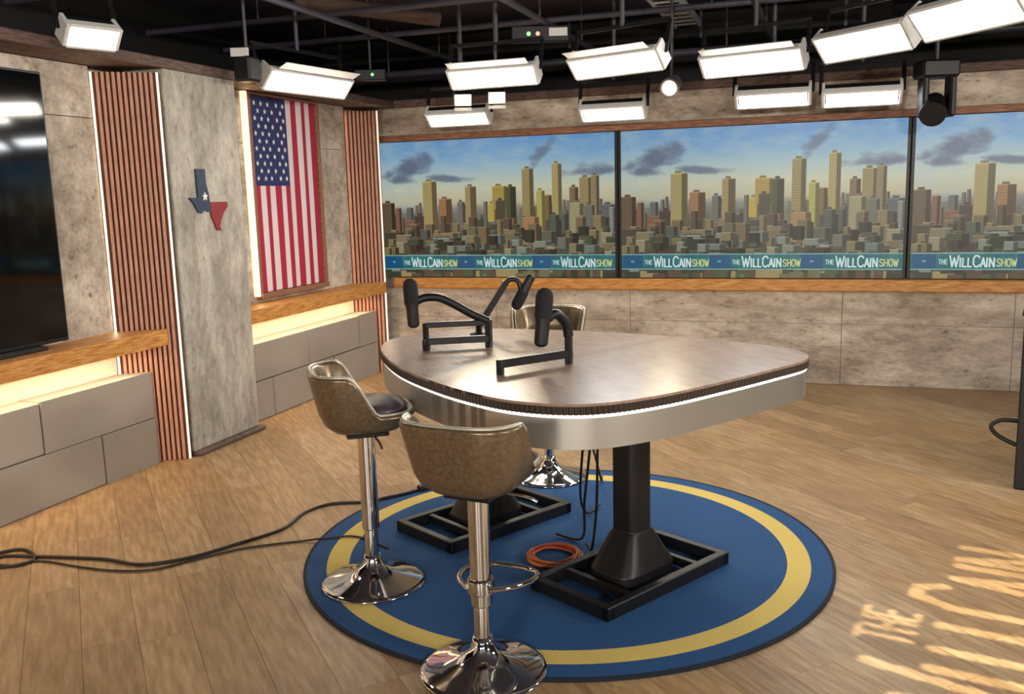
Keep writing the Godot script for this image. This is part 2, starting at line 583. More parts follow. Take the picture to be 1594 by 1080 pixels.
func tower(img: Image, x: int, bw: int, top: int, bottom: int, c: Color, r: RandomNumberGenerator, shade_from := -1) -> void:
	if shade_from < 0:
		shade_from = int(bw * 0.68)
	img.fill_rect(Rect2i(x, top, bw, bottom - top), c)
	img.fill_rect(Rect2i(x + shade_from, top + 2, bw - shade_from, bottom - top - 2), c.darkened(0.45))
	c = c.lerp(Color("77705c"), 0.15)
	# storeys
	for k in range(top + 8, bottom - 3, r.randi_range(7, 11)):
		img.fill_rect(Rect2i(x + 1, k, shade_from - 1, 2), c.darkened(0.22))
	# a roof hut on the bigger ones
	if bw > 34 and top < 330:
		img.fill_rect(Rect2i(x + int(bw * 0.25), top - 9, int(bw * 0.4), 9), c.darkened(0.25))
	var step := r.randi_range(6, 10)
	for k in range(x + 3, x + bw - 2, step):
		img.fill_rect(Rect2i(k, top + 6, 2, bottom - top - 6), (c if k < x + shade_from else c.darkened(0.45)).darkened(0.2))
	img.fill_rect(Rect2i(x, top, bw, 2), c.lightened(0.15))

# ---------------------------------------------------------------- lamps
func area_light(parent: Node3D, at: Vector3, basis: Basis, size: Vector2, energy: float, col: Color) -> void:
	var l := AreaLight3D.new()
	l.name = numbered("area_light", parent)
	l.area_size = size
	l.light_energy = energy
	l.light_color = col
	l.area_range = 30.0
	l.area_attenuation = 2.0
	l.shadow_enabled = true
	l.transform = Transform3D(basis, at)
	parent.add_child(l, true)

# a soft LED panel lamp whose lower front edge runs from a to b (left to right as one stands before it)
func panel_lamp(a: Vector3, b: Vector3, tilt_deg: float, height: float, energy: float, label: String, flap := true, lit := Color(1.0, 0.97, 0.92), group := "", drop := 3.24) -> Node3D:
	var t := thing("light_panel", label, "studio light", (a + b) * 0.5, 0.0, group)
	var x := (b - a).normalized()
	var n := x.cross(Vector3.UP).normalized()
	var tl := deg_to_rad(tilt_deg)
	n = n if n.dot(Vector3(3.2, 2.4, 5.5) - (a + b) * 0.5) > 0.0 else -n
	var face := n * cos(tl) - Vector3.UP * sin(tl)
	var up := Vector3.UP * cos(tl) + n * sin(tl)
	var w := a.distance_to(b)
	var bs := Basis(up.cross(face), up, face)
	var c := up * height * 0.5
	part("housing", cbox(Vector3(w, height, 0.07), 0.01), M.black_plastic, t, c - face * 0.05, bs)
	part("diffuser", cbox(Vector3(w - 0.03, height - 0.03, 0.012), 0.003), M.lamp_white, t, c - face * 0.008, bs)
	for k in [-1.0, 1.0]:
		part("end_cap", cbox(Vector3(0.022, height + 0.012, 0.11), 0.004), M.white_paint, t, c + bs.x * k * (w * 0.5 + 0.004) - face * 0.04, bs)
		part("frame_rail", cbox(Vector3(w, 0.018, 0.05), 0.004), M.white_paint, t, c + up * k * (height * 0.5 + 0.002) - face * 0.004, bs)
	if flap:
		part("barn_door", cbox(Vector3(w * 0.92, 0.005, 0.085), 0.002), M.white_paint, t, up * (height + 0.06) + face * 0.04, bs * Basis(Vector3.RIGHT, -1.1))
	# yoke and drop pole
	var yoke := begin()
	var hub := c - face * 0.13 + Vector3.UP * 0.16
	for k in [-1.0, 1.0]:
		bar_into(yoke, c + bs.x * k * (w * 0.5 + 0.022) - face * 0.05, hub + bs.x * k * (w * 0.5 + 0.022), 0.012, 0.03)
	bar_into(yoke, hub - bs.x * (w * 0.5 + 0.03), hub + bs.x * (w * 0.5 + 0.03), 0.03, 0.012)
	part("yoke", yoke.commit(), M.black_steel, t)
	part("drop_pole", tube([hub, Vector3(hub.x, drop - t.position.y, hub.z)], 0.017, 10), M.pipe_black, t)
	area_light(t, c + face * 0.006, Basis(-bs.x, bs.y, -bs.z), Vector2(w - 0.04, height - 0.04), energy, lit)
	return t

func spot_lamp(at: Vector3, aim: Vector3, label: String, energy: float, box := false, drop := 3.24) -> void:
	var t := thing("spot_lamp", label, "studio light", at)
	var f := (aim - at).normalized()
	var bs := Basis.looking_at(f, Vector3.UP)
	if box:
		part("housing", cbox(Vector3(0.14, 0.11, 0.12), 0.012), M.black_plastic, t, Vector3.ZERO, bs)
		part("lens", cbox(Vector3(0.125, 0.085, 0.012), 0.003), M.lamp_warm, t, f * 0.062, bs)
		part("barn_door", cbox(Vector3(0.135, 0.006, 0.07), 0.002), M.white_paint, t, f * 0.09 - bs.y * 0.062, bs)
	else:
		var ln := lathe([[0.0, -0.1], [0.05, -0.1], [0.062, -0.08], [0.07, 0.04], [0.075, 0.06], [0.062, 0.062], [0.055, 0.05], [0.0, 0.05]], 24)
		var b2 := Basis(bs.x, f, bs.x.cross(f))
		part("housing", ln, M.grey_paint, t, Vector3.ZERO, b2)
		part("lens", lathe([[0.0, 0.051], [0.056, 0.051], [0.056, 0.058], [0.0, 0.064]], 24), M.lamp_warm, t, Vector3.ZERO, b2)
	part("drop_pole", tube([bs.y * 0.05 - f * 0.03, Vector3(-f.x * 0.03, drop - at.y, -f.z * 0.03)], 0.014, 8), M.pipe_black, t)
	var l := SpotLight3D.new()
	l.name = "lens_light"
	l.light_energy = energy
	l.light_color = Color(1.0, 0.93, 0.78)
	l.light_size = 0.05
	l.spot_angle = 38.0
	l.spot_range = 30.0
	l.spot_attenuation = 2.0
	l.shadow_enabled = true
	l.transform = Transform3D(bs, f * 0.085)
	t.add_child(l)

# ---------------------------------------------------------------- everything
func _ready() -> void:
	rng.seed = 4
	# camera
	var cam := Camera3D.new()
	cam.name = "camera"
	cam.fov = 41.575
	cam.near = 0.05
	cam.far = 60.0
	cam.transform = Transform3D(Basis.from_euler(Vector3(deg_to_rad(-9.481), deg_to_rad(19.371), deg_to_rad(-1.57))), Vector3(3.854, 1.62, 7.854))
	add_child(cam)
	cam.make_current()
	# surroundings: a closed dark studio
	var env := Environment.new()
	env.background_mode = Environment.BG_COLOR
	env.background_color = Color("020203")
	env.tonemap_mode = Environment.TONE_MAPPER_LINEAR
	env.tonemap_exposure = 1.15
	env.sdfgi_enabled = true
	env.ssao_enabled = true
	env.ssil_enabled = true
	var we := WorldEnvironment.new()
	we.name = "studio_air"
	we.environment = env
	add_child(we)
	make_materials()
	# the lamps that light the set (those in view, then the rest of the ring behind the camera)
	var P := 1.15
	panel_lamp(Vector3(0.073, 2.40, 2.20), Vector3(0.22, 2.40, 1.33), 40, 0.155, P, "bright white LED panel hanging above the framed flag")
	panel_lamp(Vector3(1.20, 2.40, 1.44), Vector3(1.85, 2.40, 1.44), 42, 0.15, P, "bright white LED panel above two small spot lamps")
	panel_lamp(Vector3(2.16, 2.40, 1.51), Vector3(2.80, 2.40, 1.75), 44, 0.155, P, "bright white LED panel next to the box with green and red indicators", true, Color(1.0, 0.97, 0.92), "", 3.06)
	panel_lamp(Vector3(2.98, 2.40, 1.09), Vector3(3.65, 2.40, 1.25), 44, 0.165, P, "bright white LED panel hung just past the end of cable ladder")
	panel_lamp(Vector3(3.79, 2.40, 1.47), Vector3(4.27, 2.40, 1.88), 42, 0.18, P, "bright white LED panel hung beside the black moving head lamp", false)
	panel_lamp(Vector3(4.32, 2.40, 2.11), Vector3(4.73, 2.40, 2.64), 42, 0.19, P, "steeply angled bright LED panel at the end of the lamp row", false)
	panel_lamp(Vector3(0.12, 2.44, 4.00), Vector3(0.22, 2.44, 3.76), 40, 0.115, P * 0.3, "small bright lamp box with white frame above the television wall", false)
	var wash := ["slim white wall light below the two small lamp boxes", "slim white wall light above the first gap between screens", "slim white wall light above the middle of the central screen", "slim white wall light next to the moving head lamp"]
	var wk := [[0.55, 1.09, 2.225], [1.905, 2.415, 2.20], [3.135, 3.665, 2.235], [3.767, 4.295, 2.21]]
	for k in 4:
		var q: Array = wk[k]
		panel_lamp(Vector3(q[0], q[2], 0.4), Vector3(q[1], q[2], 0.4), 50, 0.14, P * 0.3, wash[k], false, Color(0.96, 0.98, 1.0), "slim wall lights above the screens")
	panel_lamp(Vector3(6.9, 2.40, 3.0), Vector3(7.1, 2.40, 3.7), 20, 0.32, P * 4.5, "bright LED panel past the end of the lamp row, over bare floor", false)
	panel_lamp(Vector3(8.6, 2.20, 6.6), Vector3(8.4, 2.20, 7.3), 5, 0.34, P * 11.0, "bright LED panel opposite the flag wall", false)
	panel_lamp(Vector3(6.6, 2.20, 12.0), Vector3(5.9, 2.20, 12.2), 5, 0.34, P * 15.0, "bright LED panel facing the screens from the far end", false)
	panel_lamp(Vector3(3.4, 2.20, 12.3), Vector3(2.7, 2.20, 12.3), 5, 0.34, P * 15.0, "bright LED panel facing the desk from the far end", false)
	gobo_projector()
	# structure
	build_shell()
	build_floor()
	build_left_wall()
	build_back_wall()
	# objects
	build_rug()
	build_desk()
	stool(Vector3(2.769, 0.0135, 5.151), deg_to_rad(-6), 0.70, true, "taupe vinyl bar stool with a chrome footrest loop, back turned to the desk front")
	stool(Vector3(2.06, 0.0135, 4.60), deg_to_rad(-54), 0.72, false, "taupe vinyl bar stool by the desk's rounded end, seat pad showing")
	stool(Vector3(2.36, 0.0135, 3.01), deg_to_rad(190), 0.755, false, "bar stool on the far side of the desk, mostly hidden by it")
	build_mics()
	build_cables()
	build_stand()
	build_ceiling_gear()

func build_shell() -> void:
	var c := structure("ceiling", "black studio ceiling above the lamps", "ceiling")
	part("ceiling_slab", span(Vector3(-1.7, 3.25, -1.9), Vector3(9.4, 3.4, 13.4)), M.ceiling_black, c)
	for w in [["wall_right", "dark studio wall at the open side", Vector3(9.2, 0, -1.8), Vector3(9.35, 3.25, 13.3)], ["wall_front", "dark studio wall facing the screens", Vector3(-1.5, 0, 13.1), Vector3(9.2, 3.25, 13.25)], ["wall_outer_left", "black studio wall beyond the set on the flag side", Vector3(-1.65, 0, -1.8), Vector3(-1.5, 3.25, 13.25)], ["wall_outer_back", "black studio wall beyond the set behind the screens", Vector3(-1.5, 0, -1.8), Vector3(9.2, 3.25, -1.65)]]:
		var s := structure(w[0], w[1], "wall")
		part("wall_slab", span(w[2], w[3]), M.dark_wall if w[0] in ["wall_right", "wall_front"] else M.black_paint, s)

func build_floor() -> void:
	var f := structure("floor", "light oak plank floor laid diagonally to the walls", "floor")
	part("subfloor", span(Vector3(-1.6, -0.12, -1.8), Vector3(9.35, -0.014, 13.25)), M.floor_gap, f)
	var room := PackedVector2Array([Vector2(-0.29, 0.0), Vector2(9.19, 0.0), Vector2(9.19, 13.09), Vector2(-0.29, 13.09)])
	var dir := Vector2(1, 1).normalized()
	var per := Vector2(-1, 1).normalized()
	var length := 1.22
	var width := 0.195
	var rest: Array = []
	for k in 6:
		rest.append(begin())
	var counts := [0, 0, 0, 0, 0, 0]
	for row in range(-45, 60):
		var shift := rng.randf() * length
		for col in range(-4, 16):
			var p0 := col * length + shift
			var q0 := row * width
			var g := 0.0007
			var rect := PackedVector2Array()
			for e in [[g, g], [length - g, g], [length - g, width - g], [g, width - g]]:
				rect.append(dir * (p0 + e[0]) + per * (q0 + e[1]))
			var cut := Geometry2D.intersect_polygons(rect, room)
			if cut.is_empty():
				continue
			var k := rng.randi_range(0, 5)
			var off := Vector2(rng.randf() * 7.0, rng.randf() * 7.0)
			var mid := Vector2.ZERO
			for v in cut[0]:
				mid += v
			mid /= cut[0].size()
			var lone := mid.x < 4.9 and mid.y < 5.75
			# leave the corner the lens never reaches to the joined field
			var st: SurfaceTool = begin() if lone else rest[k]
			plank_into(st, cut[0], dir, per, off)
			if lone:
				part("plank", st.commit(), M["plank_%d" % k], f)
			else:
				counts[k] += 1
	for k in 6:
		if counts[k]:
			var o := part("plank_field", rest[k].commit(), M["plank_%d" % k], f)
			o.set_meta("kind", "stuff")

func plank_into(st: SurfaceTool, poly: PackedVector2Array, dir: Vector2, per: Vector2, off: Vector2) -> void:
	var idx := Geometry2D.triangulate_polygon(poly)
	var n := poly.size()
	var emit := func(v: Vector2, y: float, nn: Vector3) -> void:
		st.set_normal(nn)
		st.set_uv(Vector2(v.dot(dir) * 0.33 + off.x, v.dot(per) * 2.6 + off.y))
		st.add_vertex(Vector3(v.x, y, v.y))
	for k in range(0, idx.size(), 3):
		var a := poly[idx[k]]
		var b := poly[idx[k + 1]]
		var c := poly[idx[k + 2]]
		if (b - a).cross(c - a) < 0.0:
			var t := b
			b = c
			c = t
		for v in [a, b, c]:
			emit.call(v, 0.0, Vector3.UP)
	var side := -1.0 if Geometry2D.is_polygon_clockwise(poly) else 1.0
	for i in n:
		var a := poly[i]
		var b := poly[(i + 1) % n]
		var d := (b - a).normalized()
		var o := Vector3(d.y, 0, -d.x) * side
		var order := [[a, -0.013], [b, -0.013], [b, 0.0], [a, -0.013], [b, 0.0], [a, 0.0]]
		if side < 0:
			order = [[a, -0.013], [b, 0.0], [b, -0.013], [a, -0.013], [a, 0.0], [b, 0.0]]
		for q in order:
			emit.call(q[0], q[1], o)

# ---------------------------------------------------------------- flag-side wall
func build_left_wall() -> void:
	var w := structure("wall_left", "grey textured concrete set wall carrying television and flag", "wall")
	part("wall_core", span(Vector3(-0.50, 0, -0.05), Vector3(-0.385, 2.43, 10.2)), M.concrete, w)
	for z in [[0.409, 1.93, 2.05], [1.93, 2.42, 2.05], [3.409, 4.55, 2.13], [4.55, 5.75, 2.13], [5.75, 6.95, 2.13], [6.95, 8.15, 2.13]]:
		for y in [[0.0, 0.8], [0.8, z[2]], [z[2], 2.43]]:
			part("concrete_panel", span(Vector3(-0.385, y[0] + 0.0015, z[0] + 0.0015), Vector3(-0.30, y[1] - 0.0015, z[1] - 0.0015), 0.002), M.concrete if y[0] > 0.1 else M.concrete_pale, w)
	var cap := structure("trim_1", "brown wooden cap running along the top of flag wall", "trim")
	part("cap_beam", span(Vector3(-0.50, 2.432, -0.05), Vector3(0.0, 2.495, 10.2), 0.006), M.cap_wood, cap)
	# concrete column with the emblem
	var col := thing("concrete_column", "grey concrete column between slatted panel and flag", "column", Vector3(-0.15, 0, 2.79))
	part("shaft", span(Vector3(-0.15, 0.03, -0.374), Vector3(0.15, 2.43, 0.335), 0.006), M.concrete_upright, col)
	part("plinth", span(Vector3(-0.15, 0, -0.40), Vector3(0.19, 0.03, 0.335), 0.008), M.cap_wood, col)
	build_emblem()
	# slatted panels
	slat_panel(Vector3(-0.305, 0, 3.404), Vector3(0.0, 0, 3.168), 11, "wide panel of upright terracotta slats between television and concrete column")
	slat_panel(Vector3(-0.33, 0, 0.403), Vector3(-0.07, 0, 0.19), 8, "narrow panel of upright terracotta slats closing the room corner")
	# ledges, with their light strips beneath
	ledge(3.225, 3.425, 8.1, "thick orange pine ledge below the television")
	ledge(0.225, 0.42, 2.413, "thick orange pine ledge below the framed flag")
	# padded block wainscot
	blocks(3.295, 3.425, [4.165, 5.115, 6.065, 7.0], [3.75, 4.70, 5.65, 6.6, 7.0], "low wall of large grey felt blocks under the television ledge")
	blocks(0.285, 0.42, [0.62, 1.47, 2.41], [1.08, 2.0, 2.41], "low wall of large grey felt blocks under the flag ledge")
	build_tv()
	build_flag()

func ledge(z0: float, zback: float, z1: float, label: String) -> void:
	# the end is cut at a slant to meet the turned slat panel
	var t := thing("wooden_ledge", label, "ledge", Vector3(-0.298, 0.75, z0))
	part("board", prism(PackedVector2Array([Vector2(0, zback - z0), Vector2(0.24, 0.0), Vector2(0.248, 0.008), Vector2(0.248, z1 - z0), Vector2(0, z1 - z0)]), 0.0, 0.10), M.ledge_wood, t)
	var len_ := minf(z1 - zback - 0.05, 5.0)
	part("light_strip", span(Vector3(0.145, -0.012, zback - z0), Vector3(0.165, 0.0, zback - z0 + len_), 0.002), M.strip_warm, t)
	var n := 2 if len_ > 3.0 else 1
	for k in n:
		area_light(t, Vector3(0.155, -0.016, zback - z0 + len_ * (k + 0.5) / n), Basis(Vector3(0, 0, 1), Vector3(1, 0, 0), Vector3(0, 1, 0)), Vector2(len_ / n, 0.02), 0.40 * len_ / n, Color(1.0, 0.86, 0.68))

func blocks(z0: float, zback: float, top: Array, low: Array, label: String) -> void:
	var t := thing("block_wall", label, "wall panel", Vector3(-0.298, 0, z0))
	for r in 2:
		var list: Array = low if r == 0 else top
		var a := 0.0
		for e in list:
			var b: float = e - z0
			var y0 := r * 0.295 + (0.003 if r else 0.0)
			var y1 := r * 0.295 + 0.292
			if a == 0.0:
				part("block", prism(PackedVector2Array([Vector2(0, zback - z0), Vector2(0.15, 0.0), Vector2(0.158, 0.008), Vector2(0.158, b - 0.003), Vector2(0, b - 0.003)]), y0, y1), M.block_felt, t)
			else:
				part("block", span(Vector3(0, y0, a + 0.003), Vector3(0.158, y1, b - 0.003), 0.008), M.block_felt, t)
			a = b

func slat_panel(a: Vector3, b: Vector3, n: int, label: String) -> void:
	var d := b - a
	var ang := atan2(-d.z, d.x)
	var t := thing("slat_panel", label, "wall panel", a, ang)
	var w := d.length()
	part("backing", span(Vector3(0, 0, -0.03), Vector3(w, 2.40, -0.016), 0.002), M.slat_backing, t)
	var e := 0.028
	var pitch := (w - 2 * e) / n
	for k in n:
		part("slat", span(Vector3(e + pitch * (k + 0.19), 0.0, -0.016), Vector3(e + pitch * (k + 0.81), 2.40, 0.004), 0.003), M.slat_wood, t)
	for s in 2:
		var x0 := 0.002 if s == 0 else w - 0.016
		part("light_strip", span(Vector3(x0, 0.0, -0.016), Vector3(x0 + 0.014, 2.40, 0.0), 0.002), M.strip_white, t)
		area_light(t, Vector3(x0 + 0.007, 1.6, 0.003), Basis(Vector3.UP, PI), Vector2(0.012, 1.5), 0.07, Color(1.0, 0.9, 0.75))

func build_emblem() -> void:
	var t := thing("wall_emblem", "small state-shaped emblem in blue and red with a white star", "emblem", Vector3(0.0, 1.65, 2.80), PI / 2)
	# outline in picture-like units, mapped to metres on the column face
	var f := func(p: Array) -> PackedVector2Array:
		var o := PackedVector2Array()
		for k in range(0, p.size(), 2):
			o.append(Vector2((p[k] - 425.0) * 0.000815, (540.0 - p[k + 1]) * 0.00056))
		return o
	var up := Basis(Vector3(1, 0, 0), Vector3(0, 0, 1), Vector3(0, -1, 0))
	var plate := func(called: String, p: Array, m: Material, th: float) -> void:
		var poly: PackedVector2Array = f.call(p)
		var st := begin()
		# prism lies in (x, z); stand it up so that z becomes height
		prism_into(st, poly, 0.0, th)
		part(called, st.commit(), m, t, Vector3(0, 0, 0.001), Basis(Vector3(1, 0, 0), Vector3(0, 0, 1), Vector3(0, 1, 0)))
	plate.call("blue_field", [290, 210, 402, 210, 405, 380, 432, 530, 440, 690, 405, 700, 370, 670, 325, 715, 285, 700, 240, 600, 185, 535, 295, 535], M.emblem_blue, 0.012)
	plate.call("white_field", [426, 470, 520, 500, 645, 520, 655, 588, 436, 588], M.emblem_white, 0.012)
	plate.call("red_field", [438, 590, 655, 590, 662, 640, 605, 715, 565, 790, 540, 870, 556, 925, 500, 912, 480, 840, 442, 740], M.emblem_red, 0.012)
	part("star", star_mesh(0.03, 0.006), M.star_white, t, Vector3((372 - 425.0) * 0.000815, (540.0 - 525) * 0.00056, 0.013), Basis(Vector3(1, 0, 0), Vector3(0, 0, 1), Vector3(0, 1, 0)))

func star_mesh(r: float, th: float) -> ArrayMesh:
	var p := PackedVector2Array()
	for k in 10:
		var a := PI / 2 + TAU * k / 10
		var q := r if k % 2 == 0 else r * 0.42
		p.append(Vector2(cos(a) * q, sin(a) * q))
	return prism(p, 0.0, th)

func build_tv() -> void:
	var t := thing("television", "large black switched-off television on the concrete wall", "television", Vector3(-0.28, 0.875, 3.845))
	part("back_case", span(Vector3(0.002, 0.03, 0.04), Vector3(0.045, 1.43, 2.55), 0.01), M.black_plastic, t)
	part("bezel", span(Vector3(0.045, 0.0, 0.0), Vector3(0.065, 1.465, 2.6), 0.004), M.bezel_black, t)
	part("screen", span(Vector3(0.065, 0.02, 0.012), Vector3(0.067, 1.453, 2.588), 0.0005), M.screen_glass, t)
	part("stand_foot", span(Vector3(0.0, -0.024, 0.2), Vector3(0.12, 0.0, 0.9), 0.006), M.black_plastic, t)

func build_flag() -> void:
	var t := thing("framed_flag", "red, white and blue star-spangled flag hung upright in wooden frame", "flag", Vector3(-0.30, 0.0, 1.42))
	var z0 := 0.455   # towards the column
	var z1 := -0.455
	var y0 := 0.925
	var y1 := 2.405
	var sw := (z0 - z1) / 13.0
	var wave := func(z: float, y: float) -> float: return 0.03 + 0.006 * sin(z * 21.0) + 0.003 * sin(z * 37.0 + y * 2.0)
	for k in 13:
		var rows := []
		var top := 1.735 if k < 7 else y1
		for i in 13:
			var y := lerpf(y0, top, i / 12.0)
			var r := PackedVector3Array()
			var za := z0 - sw * k
			var zm := za - sw * 0.5
			var zb := za - sw
			for z in [za, zm, zb]:
				r.append(Vector3(wave.call(z, y), y, z))
			for z in [zb, zm, za]:
				r.append(Vector3(wave.call(z, y) - 0.004, y, z))
			rows.append(r)
		part("stripe", grid(rows, true, true, true), M.flag_red if k % 2 == 0 else M.flag_white, t)
	var crow := []
	for i in 13:
		var y := lerpf(1.735, y1, i / 12.0)
		var r := PackedVector3Array()
		for j in 15:
			var z := z0 - sw * 7.0 * j / 14.0
			r.append(Vector3(wave.call(z, y), y, z))
		for j in 15:
			var z := z0 - sw * 7.0 * (14 - j) / 14.0
			r.append(Vector3(wave.call(z, y) - 0.004, y, z))
		crow.append(r)
	var canton := part("canton", grid(crow, true, true, false), M.flag_blue, t)
	var star := star_mesh(0.021, 0.003)
	for i in 11:
		for j in 9:
			if (i + j) % 2:
				continue
			var y := 1.735 + 0.67 * (i + 1) / 12.0
			var z := z0 - sw * 7.0 * (j + 1) / 10.0
			part("star", star, M.star_white, canton, Vector3(wave.call(z, y) + 0.001, y, z), Basis(Vector3(0, 0, -1), Vector3(1, 0, 0), Vector3(0, 1, 0)))
	for s in [[z0 + 0.005, z0 + 0.035], [z1 - 0.05, z1 - 0.005]]:
		part("frame_stile", span(Vector3(0.002, y0 - 0.02, s[0]), Vector3(0.05, y1 + 0.02, s[1]), 0.004), M.trim_wood, t)
	part("frame_rail", span(Vector3(0.002, y1 + 0.003, z1 - 0.005), Vector3(0.05, y1 + 0.02, z0 + 0.005), 0.003), M.trim_wood, t)
	part("frame_rail", span(Vector3(0.002, y0 - 0.045, z1 - 0.05), Vector3(0.06, y0 - 0.005, z0 + 0.035), 0.004), M.trim_wood, t)
	part("light_strip", span(Vector3(0.004, 0.90, z0 + 0.038), Vector3(0.045, 2.425, z0 + 0.072), 0.003), M.strip_warm, t)
	area_light(t, Vector3(0.05, 1.66, z0 + 0.055), Basis(Vector3(0, 0, 1), Vector3(0, 1, 0), Vector3(-1, 0, 0)), Vector2(0.03, 1.5), 0.25, Color(1.0, 0.82, 0.55))

# ---------------------------------------------------------------- screen-side wall
func build_back_wall() -> void:
	var w := structure("wall_back", "grey textured concrete set wall behind the desk", "wall")
	part("wall_core", span(Vector3(-0.30, 0, -0.2), Vector3(7.45, 2.43, -0.055)), M.concrete, w)
	var xs := [-0.2, 0.95, 2.2, 3.95, 5.2, 6.4, 7.44]
	for k in xs.size() - 1:
		part("concrete_panel", span(Vector3(xs[k] + 0.0015, 0.0, -0.055), Vector3(xs[k + 1] - 0.0015, 0.50, 0.0), 0.002), M.concrete_streaked, w)
		part("concrete_panel", span(Vector3(xs[k] + 0.0015, 0.502, -0.055), Vector3(xs[k + 1] - 0.0015, 0.77, 0.0), 0.002), M.concrete_streaked, w)
		part("concrete_panel", span(Vector3(xs[k] + 0.0015, 2.185, -0.055), Vector3(xs[k + 1] - 0.0015, 2.43, 0.0), 0.002), M.concrete_streaked, w)
	var cap := structure("trim_2", "brown wooden cap along the top of the screen wall", "trim")
	part("cap_beam", span(Vector3(0.005, 2.432, -0.2), Vector3(7.45, 2.50, 0.02), 0.006), M.cap_wood, cap)
	var rail := structure("trim_3", "narrow reddish wooden rail above the video screens", "trim")
	part("rail_board", span(Vector3(-0.16, 2.128, -0.05), Vector3(7.44, 2.183, 0.022), 0.004), M.trim_wood, rail)
	var l := thing("wooden_ledge", "thick orange pine ledge below the video screens", "ledge", Vector3(-0.06, 0.772, 0.0))
	part("board", span(Vector3(0, 0, -0.05), Vector3(7.49, 0.098, 0.06), 0.01), M.ledge_wood_back, l)
	var pic := skyline_picture()
	var m := mat("skyline_screen", "050506", 0.35)
	m.emission_enabled = true
	m.emission = Color.BLACK
	m.emission_texture = pic
	m.emission_energy_multiplier = 0.72
	var x0 := [-0.165, 2.128, 4.445]
	var x1 := [2.072, 4.388, 6.70]
	var what := ["video screen with the city skyline, next to the narrow slat panel", "video screen with the city skyline, between the two others", "video screen with the city skyline, below the moving head lamp"]
	for k in 3:
		var t := thing("video_screen", what[k], "screen", Vector3(x0[k], 0.875, 0.0))
		var wd: float = x1[k] - x0[k]
		part("case", span(Vector3(-0.026, 0.0, -0.052), Vector3(wd + 0.026, 1.25, -0.004), 0.004), M.bezel_black, t)
		var st := begin()
		var v := [Vector3(0, 1.248, 0), Vector3(wd, 1.248, 0), Vector3(wd, 0.003, 0), Vector3(0, 0.003, 0)]
		var uv := [Vector2(0, 0), Vector2(1, 0), Vector2(1, 1), Vector2(0, 1)]
		for q in [0, 1, 2, 0, 2, 3]:
			st.set_normal(Vector3(0, 0, 1))
			st.set_uv(uv[q])
			st.add_vertex(v[q])
		part("display", st.commit(), m, t, Vector3(0, 0, -0.001))

# ---------------------------------------------------------------- rug and desk
func build_rug() -> void:
	var t := thing("round_rug", "round navy blue rug with a yellow ring under the desk", "rug", Vector3(2.729, 0.0, 3.991))
	part("centre_field", ring_mesh(0.0, 0.985, 0.0, 0.012), M.rug_blue, t)
	part("yellow_ring", ring_mesh(0.985, 1.083, 0.0, 0.012), M.rug_yellow, t)
	part("outer_band", ring_mesh(1.083, 1.17, 0.0, 0.012), M.rug_blue, t)
	part("binding", ring_mesh(1.17, 1.183, 0.0, 0.013), M.rug_binding, t)

func build_desk() -> void:
	var t := thing("studio_desk", "tapering studio desk with brown wood top and lit steel rim", "desk", Vector3(2.68, 0.0125, 4.02), -0.501)
	var pts := []
	for p in [[-1.065, 0.0], [-1.03, 0.17], [-0.925, 0.325], [-0.72, 0.475], [-0.33, 0.65], [0.05, 0.745], [0.33, 0.775], [0.53, 0.76], [0.70, 0.68], [0.80, 0.55], [0.86, 0.32], [0.885, 0.0], [0.895, -0.32], [0.885, -0.58], [0.77, -0.74], [0.56, -0.79], [0.33, -0.78], [0.05, -0.735], [-0.33, -0.63], [-0.72, -0.45], [-0.925, -0.31], [-1.03, -0.16]]:
		pts.append(Vector2(p[0], p[1] - 0.07))
	var outline := PackedVector2Array(smooth_path(pts, 10, true))
	var inset := func(d: float) -> PackedVector2Array: return Geometry2D.offset_polygon(outline, -d, Geometry2D.JOIN_ROUND)[0]
	part("table_top", prism(inset.call(0.002), 0.878, 0.888, true), M.desk_wood, t)
	# the ribbed dark edge
	var per := 0.0
	for i in outline.size():
		per += outline[i].distance_to(outline[(i + 1) % outline.size()])
	var ribs := int(per / 0.02)
	var walk := PackedVector2Array()
	var pos := 0.0
	var want := 0
	for i in outline.size():
		var a := outline[i]
		var b := outline[(i + 1) % outline.size()]
		var l := a.distance_to(b)
		while want < ribs * 4 and want * per / (ribs * 4) < pos + l:
			var q := a.lerp(b, (want * per / (ribs * 4) - pos) / l)
			var nn := Vector2((b - a).y, -(b - a).x).normalized()
			if nn.dot(q - Vector2(0, -0.07)) < 0:
				nn = -nn
			walk.append(q + nn * (0.002 if want % 4 < 2 else -0.004))
			want += 1
		pos += l
	part("ribbed_edge", prism(walk, 0.848, 0.878), M.desk_edge, t)
	part("light_strip", prism(inset.call(0.006), 0.836, 0.848, true), M.desk_strip, t)
	part("steel_skirt", prism(inset.call(0.010), 0.722, 0.836, true), M.brushed_steel, t)
	for s in [-1.0, 1.0]:
		var a: float = 0.475 * s
		var leg := part("leg", leg_post(a), M.black_steel, t)
		var foot := begin()
		for k in [-1.0, 1.0]:
			bar_into(foot, Vector3(a + k * 0.195, 0.028, -0.39), Vector3(a + k * 0.195, 0.028, 0.39), 0.056, 0.04, 0.004)
			bar_into(foot, Vector3(a - 0.215, 0.028, k * 0.37), Vector3(a + 0.215, 0.028, k * 0.37), 0.054, 0.04, 0.004)
			bar_into(foot, Vector3(a - 0.18, 0.030, k * 0.21), Vector3(a + 0.18, 0.030, k * 0.21), 0.04, 0.03, 0.003)
		part("foot_frame", foot.commit(), M.black_steel, leg)
		part("collar", span(Vector3(a - 0.075, 0.70, -0.085), Vector3(a + 0.075, 0.722, 0.085), 0.004), M.black_steel, leg)

